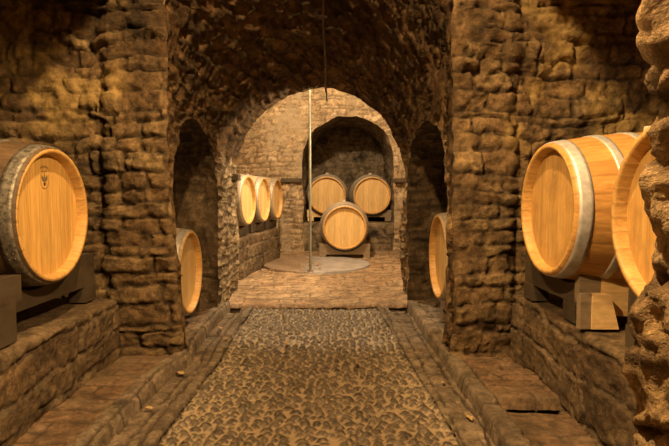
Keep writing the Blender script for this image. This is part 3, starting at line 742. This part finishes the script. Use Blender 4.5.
bm = bmesh.new(); bmesh.ops.create_cone(bm, segments=72, radius1=.70, radius2=.69, depth=.035, cap_ends=True, matrix=Matrix.Translation((0, 0, .0175)))
sl = from_bm('round_slab', bm, M['disc'], None, False, .005); sl.location = (-.2, 6.62, float(FB(6.6))-.008); sl.rotation_euler = (.012, 0, 0); tag(sl, 'round flat grey slab set in the back room floor by the pole', 'slab')
pl.location.z = sl.location.z+.028
pts = []
for y in np.linspace(Y0+.05, Y1-.05, 26):
    c_, r_ = (XL(y)+XR(y))/2, (XR(y)-XL(y))/2
    x = -.075+.012*(y-Y0)+.004*math.sin(y*9); pts.append((x, y, float(ZS(y))+math.sqrt(r_*r_-(x-c_)**2)-.055))
pts.append((pts[-1][0]+.004, Y1-.03, pts[-1][2]-.06))
tag(tube('cable', pts, .009, M['cable']), 'dark cable running along the crown of the passage vault', 'cable')
# timber/iron imposts
for x0, x1, y0, y1, z, lab in ((-.80, -.47, 7.98, 8.2, 1.215, 'dark beam end at the left foot of the back niche arch'), (.985, 1.3, 7.99, 8.2, 1.215, 'dark beam end at the right foot of the back niche arch'), (-1.08, -.895, 4.88, 5.02, 1.16, 'dark beam end set in the left jamb of the far arch')):
    bm = bmesh.new(); box(bm, x0, x1, y0, y1, z-.03, z+.03)
    tag(from_bm('beam_end', bm, M['beam_dark'], None, False, .008), lab, 'beam')

# --- dry leaves and chips
def leaf_mesh():
    bm = bmesh.new(); pts = [(0, -.022), (.008, -.012), (.013, 0), (.009, .012), (0, .024), (-.010, .011), (-.012, -.001), (-.007, -.013)]
    c0 = bm.verts.new((0, 0, .001)); vs = [bm.verts.new((x, y, .005+.10*abs(x)+.004*math.sin(y*200))) for x, y in pts]
    c1 = bm.verts.new((0, 0, -.001)); vl = [bm.verts.new((v.co.x, v.co.y, v.co.z-.0015)) for v in vs]
    for i in range(8):
        bm.faces.new([c0, vs[i], vs[(i+1) % 8]]); bm.faces.new([c1, vl[(i+1) % 8], vl[i]]); bm.faces.new([vs[i], vl[i], vl[(i+1) % 8], vs[(i+1) % 8]])
    return bm
lf = from_bm('dry_leaf', leaf_mesh(), M['leaf'])
spots = [(-.84, 2.30, .014), (-.83, 2.75, .014), (-.95, 2.52, .055), (.58, 2.62, .012), (.60, 2.2, .012), (-.72, 3.4, .018), (-.3, 3.3, .02), (.15, 2.9, .02), (-.82, 3.7, .014)]
LK, LB = 'small dry leaf lying on the path or its stone kerbs', 'small dry leaf fallen on the back room floor around the pole'
rg = random.Random(9)
allsp = [(x, y, z, LK, 'dry leaves on the path') for x, y, z in spots]
for i in range(14): 
    x, y = rg.uniform(-.75, .1), rg.uniform(5.6, 6.7)
    on = math.hypot(x+.2, y-6.62) < .68
    allsp.append((x, y, float(FB(y))+(.047 if on else .016), LB, 'dry leaves in the back room'))
for i, (x, y, z, lab, g) in enumerate(allsp):
    o = lf if i == 0 else lf.copy()
    if i: C.objects.link(o)
    o.location = (x, y, z); o.rotation_euler = (rg.uniform(-.1, .1), rg.uniform(-.1, .1), rg.uniform(0, 6)); k = rg.uniform(.8, 1.5); o.scale = (k, k, k)
    tag(o, lab, 'leaf', g)

# ------------------------------------------------------------------ lights
def lamp(name, loc, e, col=(1, .60, .25), r=.06, typ='POINT', target=None, size=1.2, blend=.5):
    l = bpy.data.lights.new(name, typ); l.energy = e; l.color = col; l.shadow_soft_size = r
    if typ == 'SPOT': l.spot_size = size; l.spot_blend = blend
    o = bpy.data.objects.new(name, l); C.objects.link(o); o.location = loc
    if target: o.rotation_euler = (Vector(target)-Vector(loc)).to_track_quat('-Z', 'Y').to_euler()
    return o
WL = (1, .655, .30)
lamp('lamp_crossing', (-.08, 1.35, 3.45), 400, WL, r=.05)
lamp('lamp_right_pier', (.50, .95, 2.05), 215, WL, r=.04, typ='SPOT', target=(-1.3, 2.45, .72), size=.98, blend=.6)
lamp('lamp_left_pier', (-.60, .90, 2.30), 250, WL, r=.04, typ='SPOT', target=(1.15, 2.35, .78), size=.90, blend=.5)
lamp('lamp_back_room', (-.10, 5.72, 2.86), 330, (1, .74, .44), r=.06)
lamp('lamp_back_room_side', (.98, 5.20, 1.80), 190, (1, .74, .44), r=.05, typ='SPOT', target=(-.93, 5.35, 1.0), size=1.5, blend=.5)
lamp('lamp_right_bay', (1.05, 3.22, 1.12), .8, (1, .75, .5), r=.03)
lamp('lamp_left_bay', (-1.35, 3.12, 1.12), .8, (1, .75, .5), r=.03)
w = bpy.data.worlds.new('World'); bpy.context.scene.world = w; w.use_nodes = True
w.node_tree.nodes['Background'].inputs[0].default_value = (.02, .012, .006, 1); w.node_tree.nodes['Background'].inputs[1].default_value = .2

# ------------------------------------------------------------------ camera
F = 510.
cam = bpy.data.cameras.new('Camera'); co = bpy.data.objects.new('Camera', cam); C.objects.link(co)
cam.sensor_width = 36; cam.lens = 36*F/669; cam.clip_start = .05
co.location = (0, 0, 1.0); co.rotation_euler = (PI/2-math.atan(29/F), 0, -math.atan(2.5/F))
sc = bpy.context.scene; sc.camera = co
sc.view_settings.view_transform = 'Standard'; sc.view_settings.look = 'None'; sc.view_settings.gamma = 1; sc.view_settings.use_curve_mapping = False
sc.view_settings.exposure = 0
